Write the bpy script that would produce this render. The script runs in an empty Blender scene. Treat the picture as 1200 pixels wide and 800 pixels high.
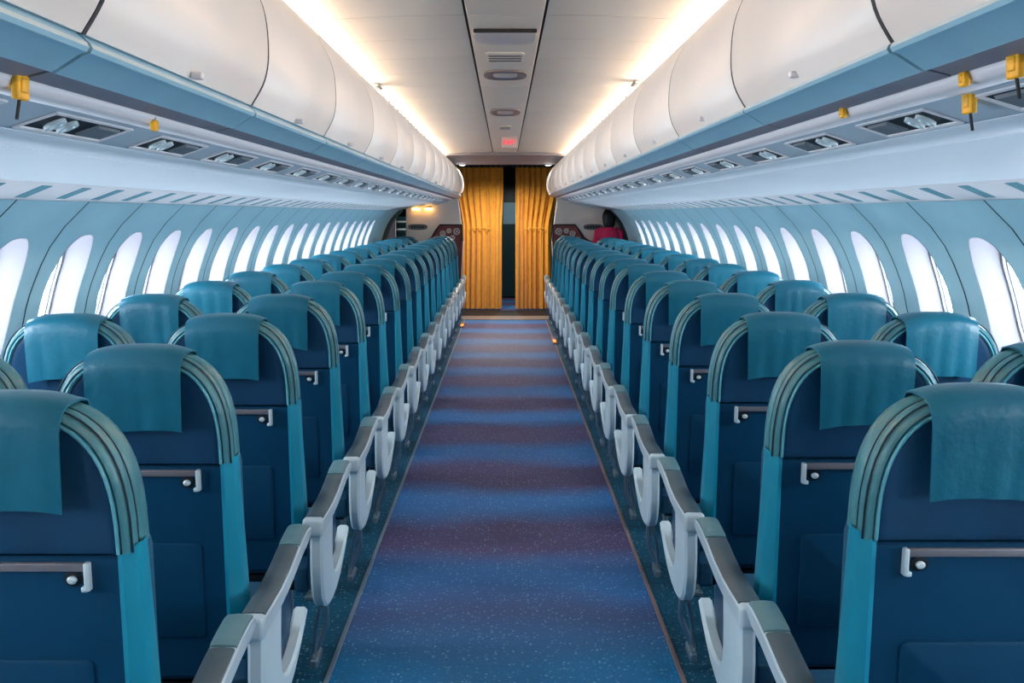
import bpy, math, random
from math import sin, cos, pi, radians
random.seed(7)
C = bpy.context.scene.collection
SC = bpy.context.scene

# ------------------------------------------------------------------ materials
def lin(c):
    out = []
    for v in c:
        v /= 255.0
        out.append(v / 12.92 if v <= 0.04045 else ((v + 0.055) / 1.055) ** 2.4)
    return tuple(out) + (1.0,)

def material(name, rgb, rough=0.5, metal=0.0, var=0.08, scale=6.0, bump=0.0, bscale=60.0, coat=0.0, spec=0.5, stretch=None):
    m = bpy.data.materials.new(name); m.use_nodes = True
    nt = m.node_tree; b = nt.nodes['Principled BSDF']
    tc = nt.nodes.new('ShaderNodeTexCoord')
    src = tc.outputs['Object']
    if stretch:
        mp = nt.nodes.new('ShaderNodeMapping'); mp.inputs['Scale'].default_value = stretch
        nt.links.new(src, mp.inputs['Vector']); src = mp.outputs['Vector']
    n = nt.nodes.new('ShaderNodeTexNoise'); n.inputs['Scale'].default_value = scale; n.inputs['Detail'].default_value = 3
    nt.links.new(src, n.inputs['Vector'])
    r = nt.nodes.new('ShaderNodeValToRGB')
    c = lin(rgb)
    r.color_ramp.elements[0].position = 0.3; r.color_ramp.elements[1].position = 0.7
    r.color_ramp.elements[0].color = tuple(v * (1 - var) for v in c[:3]) + (1,)
    r.color_ramp.elements[1].color = tuple(min(1, v * (1 + var)) for v in c[:3]) + (1,)
    nt.links.new(n.outputs['Fac'], r.inputs['Fac']); nt.links.new(r.outputs['Color'], b.inputs['Base Color'])
    b.inputs['Roughness'].default_value = rough; b.inputs['Metallic'].default_value = metal
    b.inputs['Coat Weight'].default_value = coat; b.inputs['Specular IOR Level'].default_value = spec
    if bump:
        n2 = nt.nodes.new('ShaderNodeTexNoise'); n2.inputs['Scale'].default_value = bscale; n2.inputs['Detail'].default_value = 4
        nt.links.new(src, n2.inputs['Vector'])
        bp = nt.nodes.new('ShaderNodeBump'); bp.inputs['Strength'].default_value = bump; bp.inputs['Distance'].default_value = 0.01
        nt.links.new(n2.outputs['Fac'], bp.inputs['Height']); nt.links.new(bp.outputs['Normal'], b.inputs['Normal'])
    return m

def emitter(name, rgb, strength, base=None):
    m = bpy.data.materials.new(name); m.use_nodes = True
    b = m.node_tree.nodes['Principled BSDF']
    b.inputs['Base Color'].default_value = lin(base or rgb)
    b.inputs['Emission Color'].default_value = lin(rgb); b.inputs['Emission Strength'].default_value = strength
    b.inputs['Roughness'].default_value = 0.5
    return m

M = dict(
    shell=material('seat_shell', (2, 62, 96), 0.42, var=0.12, scale=4, bump=0.05, bscale=250, spec=0.4),
    trim=material('seat_side_trim', (8, 134, 164), 0.4, var=0.06, bump=0.03, bscale=200),
    leather=material('headrest_leather', (62, 122, 134), 0.38, var=0.1, scale=9, bump=0.18, bscale=45),
    navy=material('headrest_back_panel', (2, 60, 96), 0.5, var=0.18, scale=7, bump=0.05, bscale=200),
    cover=material('headrest_cover_leather', (18, 98, 122), 0.36, var=0.12, scale=8, bump=0.12, bscale=60),
    piping=material('dark_piping', (10, 40, 56), 0.6),
    ridge=material('shell_rim', (96, 170, 186), 0.35),
    bar=material('table_bar_grey', (128, 124, 132), 0.35, metal=0.2),
    silver=material('silver_plastic', (214, 228, 232), 0.28, metal=0.1, var=0.04),
    dark=material('dark_recess', (5, 16, 28), 0.6),
    fabric=material('seat_fabric', (12, 74, 104), 0.7, var=0.2, scale=30, bump=0.1, bscale=300),
    pad=material('armrest_pad', (84, 98, 106), 0.35, var=0.1, bump=0.04, bscale=120),
    padcap=material('armrest_front_cap', (104, 142, 150), 0.3, var=0.06),
    panelw=material('armrest_panel_white', (224, 240, 244), 0.32, var=0.04),
    steel=material('leg_steel', (150, 165, 172), 0.3, metal=0.8),
    sidewall=material('sidewall_plastic', (164, 206, 222), 0.5, var=0.03, bump=0.02, bscale=400),
    gap=material('panel_gap', (10, 40, 66), 0.8),
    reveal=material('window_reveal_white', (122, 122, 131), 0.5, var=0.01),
    wframe=material('window_frame_grey', (96, 104, 112), 0.5),
    bin=material('bin_door_plastic', (230, 224, 220), 0.38, var=0.02, scale=3),
    rail=material('bin_rail_blue_grey', (138, 182, 204), 0.34, var=0.04),
    rail_lip=material('bin_rail_lip', (190, 206, 212), 0.35),
    bin_under=material('bin_underside', (132, 130, 142), 0.5),
    molding=material('panel_molding_white', (222, 218, 222), 0.4, var=0.02),
    psu=material('service_panel_grey', (176, 190, 202), 0.45, var=0.04),
    lit_white=material('lower_panel_white', (230, 238, 246), 0.3, var=0.04, scale=3, stretch=(1, 0.3, 6)),
    vent=material('vent_teal', (60, 130, 148), 0.5),
    ceiling=material('ceiling_panel', (236, 230, 222), 0.5, var=0.02, scale=2),
    seam=material('ceiling_seam', (40, 42, 48), 0.8),
    header=material('header_grey', (140, 138, 150), 0.5),
    beige=material('partition_beige', (232, 218, 210), 0.55, var=0.04),
    pinkgrey=material('end_wall_pink_grey', (190, 180, 192), 0.6),
    black=material('vestibule_dark', (16, 24, 32), 0.6),
    teal_dark=material('galley_teal', (20, 60, 66), 0.4),
    maroon=material('ornament_maroon', (120, 52, 54), 0.5, var=0.3, scale=12),
    motif=material('ornament_silver', (216, 206, 200), 0.4, metal=0.2),
    copper=material('aisle_trim_copper', (168, 140, 136), 0.35, metal=0.3),
    strip=material('aisle_trim_silver', (156, 170, 184), 0.35, metal=0.4),
    threshold=material('threshold_plate', (150, 140, 134), 0.4, metal=0.3),
    yellow=material('yellow_tag', (232, 170, 30), 0.5, var=0.15, scale=40),
    orange_tag=material('orange_tag', (206, 120, 30), 0.5, var=0.2, scale=60),
    hair=material('black_hair', (14, 12, 16), 0.5, bump=0.2, bscale=200),
    skin=material('skin', (206, 160, 138), 0.5),
    pink=material('pink_cloth', (214, 40, 96), 0.8, var=0.12, scale=20),
    darkcloth=material('dark_cloth', (30, 32, 44), 0.8),
)
M['glass'] = emitter('window_daylight', (236, 246, 255), 18.0, (240, 244, 250))
M['cove'] = emitter('cove_lens', (255, 226, 190), 29.0)
M['warm'] = emitter('warm_lamp', (255, 190, 96), 6.0)
M['spot'] = emitter('white_lamp', (255, 240, 225), 6.0)
M['red'] = emitter('exit_red', (255, 30, 70), 0.8)
M['exitface'] = emitter('exit_face', (255, 226, 226), 0.0, (214, 208, 206))
M['floorlamp'] = emitter('floor_lamp_orange', (255, 120, 40), 1.6)

def curtain_mat():
    m = bpy.data.materials.new('curtain_ochre'); m.use_nodes = True
    nt = m.node_tree; b = nt.nodes['Principled BSDF']
    tc = nt.nodes.new('ShaderNodeTexCoord')
    n = nt.nodes.new('ShaderNodeTexNoise'); n.inputs['Scale'].default_value = 14
    nt.links.new(tc.outputs['Object'], n.inputs['Vector'])
    r = nt.nodes.new('ShaderNodeValToRGB')
    r.color_ramp.elements[0].color = lin((206, 138, 28)); r.color_ramp.elements[1].color = lin((234, 172, 54))
    nt.links.new(n.outputs['Fac'], r.inputs['Fac']); nt.links.new(r.outputs['Color'], b.inputs['Base Color'])
    b.inputs['Roughness'].default_value = 0.75; b.inputs['Sheen Weight'].default_value = 0.2
    return m
M['curtain'] = curtain_mat()

def carpet_mat():
    m = bpy.data.materials.new('carpet_blue_banded'); m.use_nodes = True
    nt = m.node_tree; b = nt.nodes['Principled BSDF']; L = nt.links.new
    tc = nt.nodes.new('ShaderNodeTexCoord')
    sep = nt.nodes.new('ShaderNodeSeparateXYZ'); L(tc.outputs['Object'], sep.inputs[0])
    # cross bands alternating blue and plum, edges softened with noise
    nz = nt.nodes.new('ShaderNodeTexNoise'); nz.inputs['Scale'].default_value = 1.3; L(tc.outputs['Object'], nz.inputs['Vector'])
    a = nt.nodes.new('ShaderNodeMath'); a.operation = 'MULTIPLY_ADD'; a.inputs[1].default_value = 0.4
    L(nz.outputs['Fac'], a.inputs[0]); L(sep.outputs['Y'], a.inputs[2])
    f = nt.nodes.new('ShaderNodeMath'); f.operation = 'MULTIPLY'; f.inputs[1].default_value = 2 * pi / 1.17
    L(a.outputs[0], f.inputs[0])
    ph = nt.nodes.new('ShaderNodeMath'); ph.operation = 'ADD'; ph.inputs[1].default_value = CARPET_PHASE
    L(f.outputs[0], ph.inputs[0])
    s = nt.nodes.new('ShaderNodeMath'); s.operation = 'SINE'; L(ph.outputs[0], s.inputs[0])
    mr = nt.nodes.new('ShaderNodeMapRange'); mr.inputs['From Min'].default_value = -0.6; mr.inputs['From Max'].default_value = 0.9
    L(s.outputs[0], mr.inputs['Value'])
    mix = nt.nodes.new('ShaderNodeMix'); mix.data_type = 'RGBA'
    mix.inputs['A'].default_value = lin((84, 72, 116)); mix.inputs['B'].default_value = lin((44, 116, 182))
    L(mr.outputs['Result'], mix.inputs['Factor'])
    # plain blue towards the near end
    mr2 = nt.nodes.new('ShaderNodeMapRange'); mr2.inputs['From Min'].default_value = 3.8; mr2.inputs['From Max'].default_value = 4.5
    L(a.outputs[0], mr2.inputs['Value'])
    mixn = nt.nodes.new('ShaderNodeMix'); mixn.data_type = 'RGBA'
    mixn.inputs['A'].default_value = lin((5, 122, 180)); L(mix.outputs['Result'], mixn.inputs['B']); L(mr2.outputs['Result'], mixn.inputs['Factor'])
    # under the seats: teal carpet
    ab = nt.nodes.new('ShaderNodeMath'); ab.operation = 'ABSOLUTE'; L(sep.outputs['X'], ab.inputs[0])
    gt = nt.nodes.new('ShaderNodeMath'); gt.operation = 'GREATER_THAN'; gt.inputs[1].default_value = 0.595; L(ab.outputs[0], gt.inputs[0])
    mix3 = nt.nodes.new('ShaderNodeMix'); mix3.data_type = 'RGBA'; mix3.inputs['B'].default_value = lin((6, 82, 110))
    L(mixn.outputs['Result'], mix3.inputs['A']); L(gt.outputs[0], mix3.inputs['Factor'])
    # light flecks in the pile
    v = nt.nodes.new('ShaderNodeTexVoronoi'); v.inputs['Scale'].default_value = 64; L(tc.outputs['Object'], v.inputs['Vector'])
    lt = nt.nodes.new('ShaderNodeMapRange'); lt.inputs['From Min'].default_value = 0.12; lt.inputs['From Max'].default_value = 0.34
    lt.inputs['To Min'].default_value = 1.0; lt.inputs['To Max'].default_value = 0.0; L(v.outputs['Distance'], lt.inputs['Value'])
    sc2 = nt.nodes.new('ShaderNodeSeparateColor'); L(v.outputs['Color'], sc2.inputs[0])
    pick = nt.nodes.new('ShaderNodeMath'); pick.operation = 'POWER'; pick.inputs[1].default_value = 1.8; L(sc2.outputs[0], pick.inputs[0])
    mul = nt.nodes.new('ShaderNodeMath'); mul.operation = 'MULTIPLY'; L(lt.outputs['Result'], mul.inputs[0]); L(pick.outputs[0], mul.inputs[1])
    m08 = nt.nodes.new('ShaderNodeMath'); m08.operation = 'MULTIPLY'; m08.inputs[1].default_value = 0.9; L(mul.outputs[0], m08.inputs[0])
    mix4 = nt.nodes.new('ShaderNodeMix'); mix4.data_type = 'RGBA'; mix4.inputs['B'].default_value = lin((170, 230, 245))
    L(mix3.outputs['Result'], mix4.inputs['A']); L(m08.outputs[0], mix4.inputs['Factor'])
    L(mix4.outputs['Result'], b.inputs['Base Color'])
    b.inputs['Roughness'].default_value = 0.55; b.inputs['Specular IOR Level'].default_value = 0.4
    bp = nt.nodes.new('ShaderNodeBump'); bp.inputs['Strength'].default_value = 0.25; bp.inputs['Distance'].default_value = 0.004
    L(v.outputs['Distance'], bp.inputs['Height']); L(bp.outputs['Normal'], b.inputs['Normal'])
    return m
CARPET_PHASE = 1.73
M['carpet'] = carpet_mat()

# ------------------------------------------------------------------ mesh builder
class MB:
    def __init__(s, mirror=1):
        s.v = []; s.f = []; s.mi = []; s.m = mirror; s.fn = None
    def add(s, pts):
        b = len(s.v)
        for p in pts:
            p = s.fn(p) if s.fn else p
            s.v.append((p[0] * s.m, p[1], p[2]))
        return b
    def face(s, idx, mi=0):
        s.f.append(tuple(idx[::-1]) if s.m < 0 else tuple(idx)); s.mi.append(mi)
    def loft(s, rings, closed=True, cap0=True, cap1=True, mi=0, mis=None):
        n = len(rings[0]); bs = [s.add(r) for r in rings]
        for k in range(len(rings) - 1):
            q = mis[k] if mis else mi
            for i in range(n if closed else n - 1):
                j = (i + 1) % n
                s.face((bs[k] + i, bs[k] + j, bs[k + 1] + j, bs[k + 1] + i), q)
        if cap0: s.face([bs[0] + i for i in range(n)][::-1], mis[0] if mis else mi)
        if cap1: s.face([bs[-1] + i for i in range(n)], mis[-1] if mis else mi)
    def box(s, x0, x1, y0, y1, z0, z1, b=0.0, mi=0):
        if b <= 0:
            r = lambda z: [(x0, y0, z), (x1, y0, z), (x1, y1, z), (x0, y1, z)]
            s.loft([r(z0), r(z1)], mi=mi); return
        b = min(b, (x1 - x0) / 2.01, (y1 - y0) / 2.01, (z1 - z0) / 2.01)
        def r(i, z):
            q = b - i   # corner radius left
            X0, X1, Y0, Y1 = x0 + i, x1 - i, y0 + i, y1 - i
            out = []
            for (cx, cy, a0) in ((X1 - q, Y1 - q, 0), (X0 + q, Y1 - q, 90), (X0 + q, Y0 + q, 180), (X1 - q, Y0 + q, 270)):
                for k in range(4):
                    a = radians(a0 + 30 * k); out.append((cx + q * cos(a), cy + q * sin(a), z))
            return out
        rings = []
        for k in range(4):
            a = radians(90 * k / 3); rings.append(r(b * (1 - sin(a)) * 0.98, z0 + b * (1 - cos(a))))
        for k in range(4):
            a = radians(90 * k / 3); rings.append(r(b * (1 - cos(a)) * 0.98, z1 - b * (1 - sin(a))))
        s.loft(rings, mi=mi)
    def tube(s, path, r, n=8, mi=0):
        rings = []
        from mathutils import Vector
        P = [Vector(p) for p in path]
        for i, p in enumerate(P):
            t = (P[min(i + 1, len(P) - 1)] - P[max(i - 1, 0)]).normalized()
            u = t.cross(Vector((0, 0, 1)))
            if u.length < 1e-3: u = t.cross(Vector((0, 1, 0)))
            u.normalize(); w = u.cross(t).normalized()
            rr = r[i] if isinstance(r, (list, tuple)) else r
            rings.append([tuple(p + u * rr * cos(2 * pi * k / n) + w * rr * sin(2 * pi * k / n)) for k in range(n)])
        s.loft(rings, mi=mi)
    def prism_x(s, poly, x0, x1, bev=0.0, mi=0):
        """poly is a list of (y, z); extruded along x"""
        if bev:
            n = len(poly); ins = []
            ar = sum(poly[i][0] * poly[(i + 1) % n][1] - poly[(i + 1) % n][0] * poly[i][1] for i in range(n))
            sg = 1 if ar > 0 else -1
            for i in range(n):
                a, p, c = poly[i - 1], poly[i], poly[(i + 1) % n]
                d1 = (p[0] - a[0], p[1] - a[1]); d2 = (c[0] - p[0], c[1] - p[1])
                l1 = math.hypot(*d1) or 1; l2 = math.hypot(*d2) or 1
                nx = -(d1[1] / l1 + d2[1] / l2) * sg; ny = (d1[0] / l1 + d2[0] / l2) * sg
                l = math.hypot(nx, ny) or 1
                ins.append((p[0] + nx / l * bev, p[1] + ny / l * bev))
            R = lambda x, q: [(x, y, z) for (y, z) in q]
            s.loft([R(x0, ins), R(x0 + bev, poly), R(x1 - bev, poly), R(x1, ins)], mi=mi)
        else:
            s.loft([[(x0, y, z) for y, z in poly], [(x1, y, z) for y, z in poly]], mi=mi)
    def prism_y(s, poly, y0, y1, mi=0):
        s.loft([[(x, y0, z) for x, z in poly], [(x, y1, z) for x, z in poly]], mi=mi)
    def build(s, name, mats, parent=None, angle=35, loc=None):
        me = bpy.data.meshes.new(name)
        me.from_pydata(s.v, [], s.f)
        if not isinstance(mats, (list, tuple)): mats = [mats]
        for m in mats: me.materials.append(m)
        me.polygons.foreach_set('material_index', s.mi)
        import bmesh
        bm = bmesh.new(); bm.from_mesh(me); bmesh.ops.recalc_face_normals(bm, faces=bm.faces); bm.to_mesh(me); bm.free()
        me.polygons.foreach_set('use_smooth', [True] * len(me.polygons))
        me.set_sharp_from_angle(angle=radians(angle))
        me.update()
        o = bpy.data.objects.new(name, me); C.objects.link(o)
        if parent: o.parent = parent
        if loc: o.location = loc
        return o

def thing(name, label, cat, loc=(0, 0, 0), group=None):
    o = bpy.data.objects.new(name, None); C.objects.link(o); o.location = loc
    o.empty_display_size = 0.1
    return tag(o, label, cat, group)
def tag(o, label, cat, group=None):
    o['label'] = label; o['category'] = cat
    if group: o['group'] = group
    return o
def struct(o):
    o['kind'] = 'structure'; return o
def copy_tree(o, parent=None):
    c = o.copy(); C.objects.link(c)
    if parent: c.parent = parent
    for ch in list(o.children): copy_tree(ch, c)
    return c
ORD = ['first', 'second', 'third', 'fourth', 'fifth', 'sixth', 'seventh', 'eighth', 'ninth', 'tenth', 'eleventh', 'twelfth',
       'thirteenth', 'fourteenth', 'fifteenth', 'sixteenth', 'seventeenth', 'eighteenth', 'nineteenth', 'twentieth',
       'twenty-first', 'twenty-second', 'twenty-third', 'twenty-fourth', 'twenty-fifth', 'twenty-sixth', 'twenty-seventh', 'twenty-eighth']
SIDE = {-1: 'port', 1: 'starboard'}

H = 1.55            # eye height
Y0, YE = -2.6, 15.3     # cabin from behind the viewer to the end partition

# ------------------------------------------------------------------ camera
cam = bpy.data.cameras.new('camera'); co = bpy.data.objects.new('camera', cam); C.objects.link(co)
co.location = (0, 0, H); co.rotation_euler = (radians(90), 0, 0)
cam.sensor_width = 36; cam.lens = 1228 / 1200 * 36; cam.shift_x = 8 / 1200; cam.shift_y = -150 / 1200
cam.clip_start = 0.02
SC.camera = co

# ------------------------------------------------------------------ setting: floor
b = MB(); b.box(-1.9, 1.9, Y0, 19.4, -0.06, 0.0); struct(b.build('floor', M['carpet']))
for i, (s, mt) in enumerate(((-1, M['strip']), (1, M['copper']))):
    b = MB(); b.box(s * 0.592 - 0.008, s * 0.592 + 0.008, Y0, 15.2, 0.0, 0.006, 0.002)
    struct(b.build('trim_%d' % (i + 1), mt))
b = MB(); b.box(-0.8, 0.85, 15.22, 15.75, 0.0, 0.012, 0.004); b.box(-0.8, 0.85, 15.75, 16.7, 0.0, 0.006, mi=1)
struct(b.build('trim_3', [M['threshold'], M['black']]))

# ------------------------------------------------------------------ ceiling
CZ = 2.335
b = MB()
b.box(-1.5, 1.5, Y0, 14.0, CZ + 0.05, CZ + 0.09, mi=1)
PITCH = 0.58
k0 = int((Y0 - 4.31) / PITCH)
for s in (-1, 1):
    k = k0
    while True:
        a0, a1 = 4.31 + k * PITCH + 0.005, 4.31 + (k + 1) * PITCH - 0.005
        if a0 > 13.9: break
        a1 = min(a1, 13.95)
        x0, x1 = sorted((s * 0.170, s * 0.80))
        xa, za, xb, zb_ = s * 0.90, CZ, s * 0.170, CZ + 0.032
        cs = [(0, 0), (.25, .012), (.5, .022), (.75, .029), (1, .032)]
        lo_ = [(xa + (xb - xa) * u, za + dz_) for u, dz_ in cs]
        b.prism_y(lo_ + [(x, z + .011) for x, z in lo_[::-1]], max(a0, Y0), a1)
        if a1 < 13.9: b.prism_y([(x, z + .0015) for x, z in lo_] + [(x, z + .011) for x, z in lo_[::-1]], a1 + .0005, a1 + .0095, mi=2)
        k += 1
ky = [Y0, 0.8, 3.1, 4.31, 6.7, 9.0, 11.3, 13.95]
for a0, a1 in zip(ky, ky[1:]):
    b.box(-0.158, 0.158, a0 + 0.004, a1 - 0.004, CZ + 0.028, CZ + 0.043, 0.004)
struct(b.build('ceiling', [M['ceiling'], M['seam'], M['wframe']]))
# dropped header above the curtain
b = MB(); b.prism_x([(13.95, 2.40), (13.95, 2.325), (14.6, 2.235), (14.72, 2.235), (14.72, 2.40)], -1.2, 1.2)
struct(b.build('trim_4', M['header']))

# ------------------------------------------------------------------ sidewalls
PZ = [(0.0, 1.58), (0.1, 1.62), (0.4, 1.71), (0.7, 1.765), (0.95, 1.77), (1.18, 1.735), (1.30, 1.70), (1.456, 1.625), (1.592, 1.50), (1.70, 1.36)]
def wx(z):
    for i in range(1, len(PZ) - 2):
        if z <= PZ[i + 1][0] or i == len(PZ) - 3:
            z0, z1 = PZ[i][0], PZ[i + 1][0]; t = (z - z0) / (z1 - z0)
            m0 = (PZ[i + 1][1] - PZ[i - 1][1]) / (PZ[i + 1][0] - PZ[i - 1][0]) * (z1 - z0)
            m1 = (PZ[i + 2][1] - PZ[i][1]) / (PZ[i + 2][0] - PZ[i][0]) * (z1 - z0)
            p0, p1 = PZ[i][1], PZ[i + 1][1]
            return (2 * t**3 - 3 * t**2 + 1) * p0 + (t**3 - 2 * t**2 + t) * m0 + (-2 * t**3 + 3 * t**2) * p1 + (t**3 - t**2) * m1
def wnorm(z):
    d = (wx(z + 0.01) - wx(z - 0.01)) / 0.02
    l = math.hypot(1, d); return (1 / l, -d / l)
WC, WHH, WHW, NR = 1.205, 0.262, 0.165, 48
def sup(t, n):
    c, s_ = cos(t), sin(t)
    return (math.copysign(abs(c) ** (2 / n), c), math.copysign(abs(s_) ** (2 / n), s_))
wins = {-1: (3.50, 0.56, 18), 1: (3.60, 0.63, 16)}
wn = 0
for s in (-1, 1):
    st, pt, cnt = wins[s]
    b = MB(mirror=s)
    back = int((st - 0.2) / pt)
    centres = [st + pt * k for k in range(-back, cnt)]
    for yc in centres:
        hw = pt / 2 - 0.005
        rings = []
        for k in range(9):
            u = (k / 8) ** 1.3
            ring = []
            for i in range(NR):
                t = 2 * pi * i / NR
                c, q = cos(t), sin(t)
                hy, hz = sup(t, 2.5)
                mx = max(abs(c), abs(q)); ry, rz = c / mx, q / mx
                py = yc + hy * WHW * (1 - u) + ry * hw * u
                up = (1.592 - WC) if rz > 0 else (WC - 0.02)
                z = WC + hz * WHH * (1 - u) + rz * up * u
                ring.append((wx(z), py, z))
            rings.append(ring)
        b.loft(rings, cap0=False, cap1=False)
    # dark backing behind the panel joints
    zs = [0.02 + (1.592 - 0.02) * k / 24 for k in range(25)]
    for yj in [yc + pt / 2 for yc in centres] + [centres[0] - pt / 2]:
        b.loft([[(wx(z) + 0.006, yj - 0.09, z) for z in zs], [(wx(z) + 0.006, yj + 0.09, z) for z in zs]], closed=False, cap0=False, cap1=False, mi=1)
    yend = centres[-1] + pt / 2
    b.loft([[(wx(z), Y0, z) for z in zs], [(wx(z), centres[0] - pt / 2 - .005, z) for z in zs]], closed=False, cap0=False, cap1=False)
    b.loft([[(wx(z), yend, z) for z in zs], [(wx(z), 14.75, z) for z in zs]], closed=False, cap0=False, cap1=False)
    struct(b.build('wall_' + ('left' if s < 0 else 'right'), [M['sidewall'], M['gap']], angle=50))
    for yc in centres:
        wn += 1
        def ring(sc, dep, dy=0):
            out = []
            for i in range(NR):
                t = 2 * pi * i / NR; hy, hz = sup(t, 2.5)
                z = WC + hz * WHH * sc; n = wnorm(z)
                z0 = WC + hz * WHH * sc
                out.append((wx(z0) + n[0] * dep, yc + hy * WHW * sc + dy, z0 + n[1] * dep))
            return out
        b = MB(mirror=s)
        b.loft([ring(1.012, -0.002), ring(1.0, 0.002), ring(0.93, 0.05), ring(0.80, 0.085)], cap0=False, cap1=False)
        w = struct(b.build('window_%d' % wn, M['reveal'], angle=60))
        b = MB(mirror=s)
        b.loft([ring(0.80, 0.085), ring(0.78, 0.080), ring(0.75, 0.082), ring(0.745, 0.092), ring(0.71, 0.092), ring(0.705, 0.100)], cap0=False, cap1=False,
               mis=[1, 0, 1, 0, 1])
        b.build('window_frame', [M['reveal'], M['wframe']], w, angle=30)
        b = MB(mirror=s)
        b.loft([ring(0.71, 0.099), ring(0.35, 0.099), ring(0.02, 0.099)], cap0=False, cap1=True)
        b.build('pane', M['glass'], w)
# rear end of the cabin, behind the viewer, and skirts
b = MB(); b.box(-1.9, 1.9, Y0 - 0.06, Y0, 0, 2.5); struct(b.build('wall_back', M['beige']))

# ------------------------------------------------------------------ overhead: lower panels, vents, service strip
ti = 5
for s in (-1, 1):
    dz = 0.010 * s
    P = lambda l: [(x, z + dz) for x, z in l]
    # rounded white molding and grey service strip
    b = MB(mirror=s)
    b.prism_y(P([(0.745, 1.768), (0.752, 1.752), (0.775, 1.747), (0.80, 1.749), (0.81, 1.756), (0.80, 1.80), (0.76, 1.80)]), Y0, YE)
    struct(b.build('trim_%d' % ti, M['molding'], angle=60)); ti += 1
    b = MB(mirror=s)
    b.prism_y(P([(0.802, 1.752), (0.895, 1.712), (0.91, 1.80), (0.81, 1.80)]), Y0, YE, 0)
    b.prism_y(P([(0.893, 1.712), (0.905, 1.703), (0.945, 1.689), (0.953, 1.692), (0.953, 1.73), (0.90, 1.74)]), Y0, YE, 1)
    b.prism_y(P([(0.951, 1.694), (0.965, 1.693), (0.965, 1.73), (0.951, 1.73)]), Y0, YE, 2)
    struct(b.build('trim_%d' % ti, [M['psu'], M['lit_white'], M['gap']], angle=40)); ti += 1
    # glossy white lower panel
    b = MB(mirror=s)
    b.prism_y([(0.963, 1.690 + dz), (1.08, 1.668 + dz * .5), (1.295, 1.638), (1.295, 1.66), (1.08, 1.70), (0.963, 1.71)], Y0, YE, 0)
    b.prism_y([(1.292, 1.642), (1.304, 1.640), (1.304, 1.67), (1.292, 1.67)], Y0, YE, 1)
    struct(b.build('trim_%d' % ti, [M['lit_white'], M['gap']], angle=40)); ti += 1
    # dado vent strip with slanted openings
    b = MB(mirror=s)
    b.prism_y([(1.302, 1.637), (1.505, 1.592), (1.525, 1.64), (1.302, 1.68)], Y0, 14.75, 0)
    y = Y0 + 0.1
    while y < 14.5:
        def q(x, yy, d): return (x, yy, 1.637 - (x - 1.302) * 0.2217 - d)
        b.loft([[q(1.33, y, d), q(1.33, y + 0.07, d), q(1.47, y + 0.20, d), q(1.47, y + 0.13, d)] for d in (-0.004, 0.0015)], mi=1)
        y += 0.29
    struct(b.build('trim_%d' % ti, [M['molding'], M['vent']], angle=40)); ti += 1

# reading light units
for s in (-1, 1):
    proto = None
    start = 1.06 if s < 0 else 1.20
    PITCH = 0.58 if s < 0 else 0.62
    for k in range(24):
        y = start + 1.04 + (k - 1) * PITCH
        lab = 'reading light unit in the grey %s service strip, %s from the near end' % (SIDE[s], ORD[k])
        if proto is None:
            t = thing('reading_light_unit', lab, 'reading light', (0, 0, 0), SIDE[s] + ' reading light units')
            dx, dzz = 0.093, -0.040
            L = math.hypot(dx, dzz); ux, uz = dx / L, dzz / L; nx, nz = uz, -ux
            zo = 0.010 * s
            def q(u, v, d): return (0.802 + ux * u * L - nx * -d * -1 * -1, v, 1.752 + zo + uz * u * L + nz * d)
            b = MB(mirror=s)
            def ringq(u0, u1, v0, v1, sk, d): return [q(u0, v0, d), q(u0, v1, d), q(u1, v1 + sk, d), q(u1, v0 + sk, d)]
            b.loft([ringq(.14, .88, -.195, .195, -.03, .001), ringq(.14, .88, -.195, .195, -.03, .005), ringq(.20, .80, -.187, .187, -.03, .005), ringq(.22, .78, -.18, .18, -.03, .0015)], cap1=False)
            b.build('bezel', M['molding'], t)
            b = MB(mirror=s)
            b.loft([ringq(.21, .79, -.185, .185, -.03, .0012), ringq(.21, .79, -.185, .185, -.03, .002)])
            b.build('recess_plate', M['dark'], t)
            for j, v in enumerate((-.13, -.075)):
                b = MB(mirror=s)
                b.loft([[q(.5 + .22 * cos(a), v + .018 * sin(a), d) for a in [2 * pi * i / 14 for i in range(14)]] for d in (.002, .010)] +
                       [[q(.5 + .13 * cos(a), v + .011 * sin(a), .010) for a in [2 * pi * i / 14 for i in range(14)]]] +
                       [[q(.5 + .11 * cos(a), v + .009 * sin(a), .004) for a in [2 * pi * i / 14 for i in range(14)]]])
                b.build('air_nozzle', M['silver'], t)
            b = MB(mirror=s)
            b.loft([ringq(.28, .72, .03, .155, -.02, .002), ringq(.31, .69, .037, .148, -.02, .008)])
            b.build('lamp_cover', M['wframe'], t)
            proto = t
        else:
            t = copy_tree(proto); t['label'] = lab
        t.location = (0, y, 0)

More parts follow.
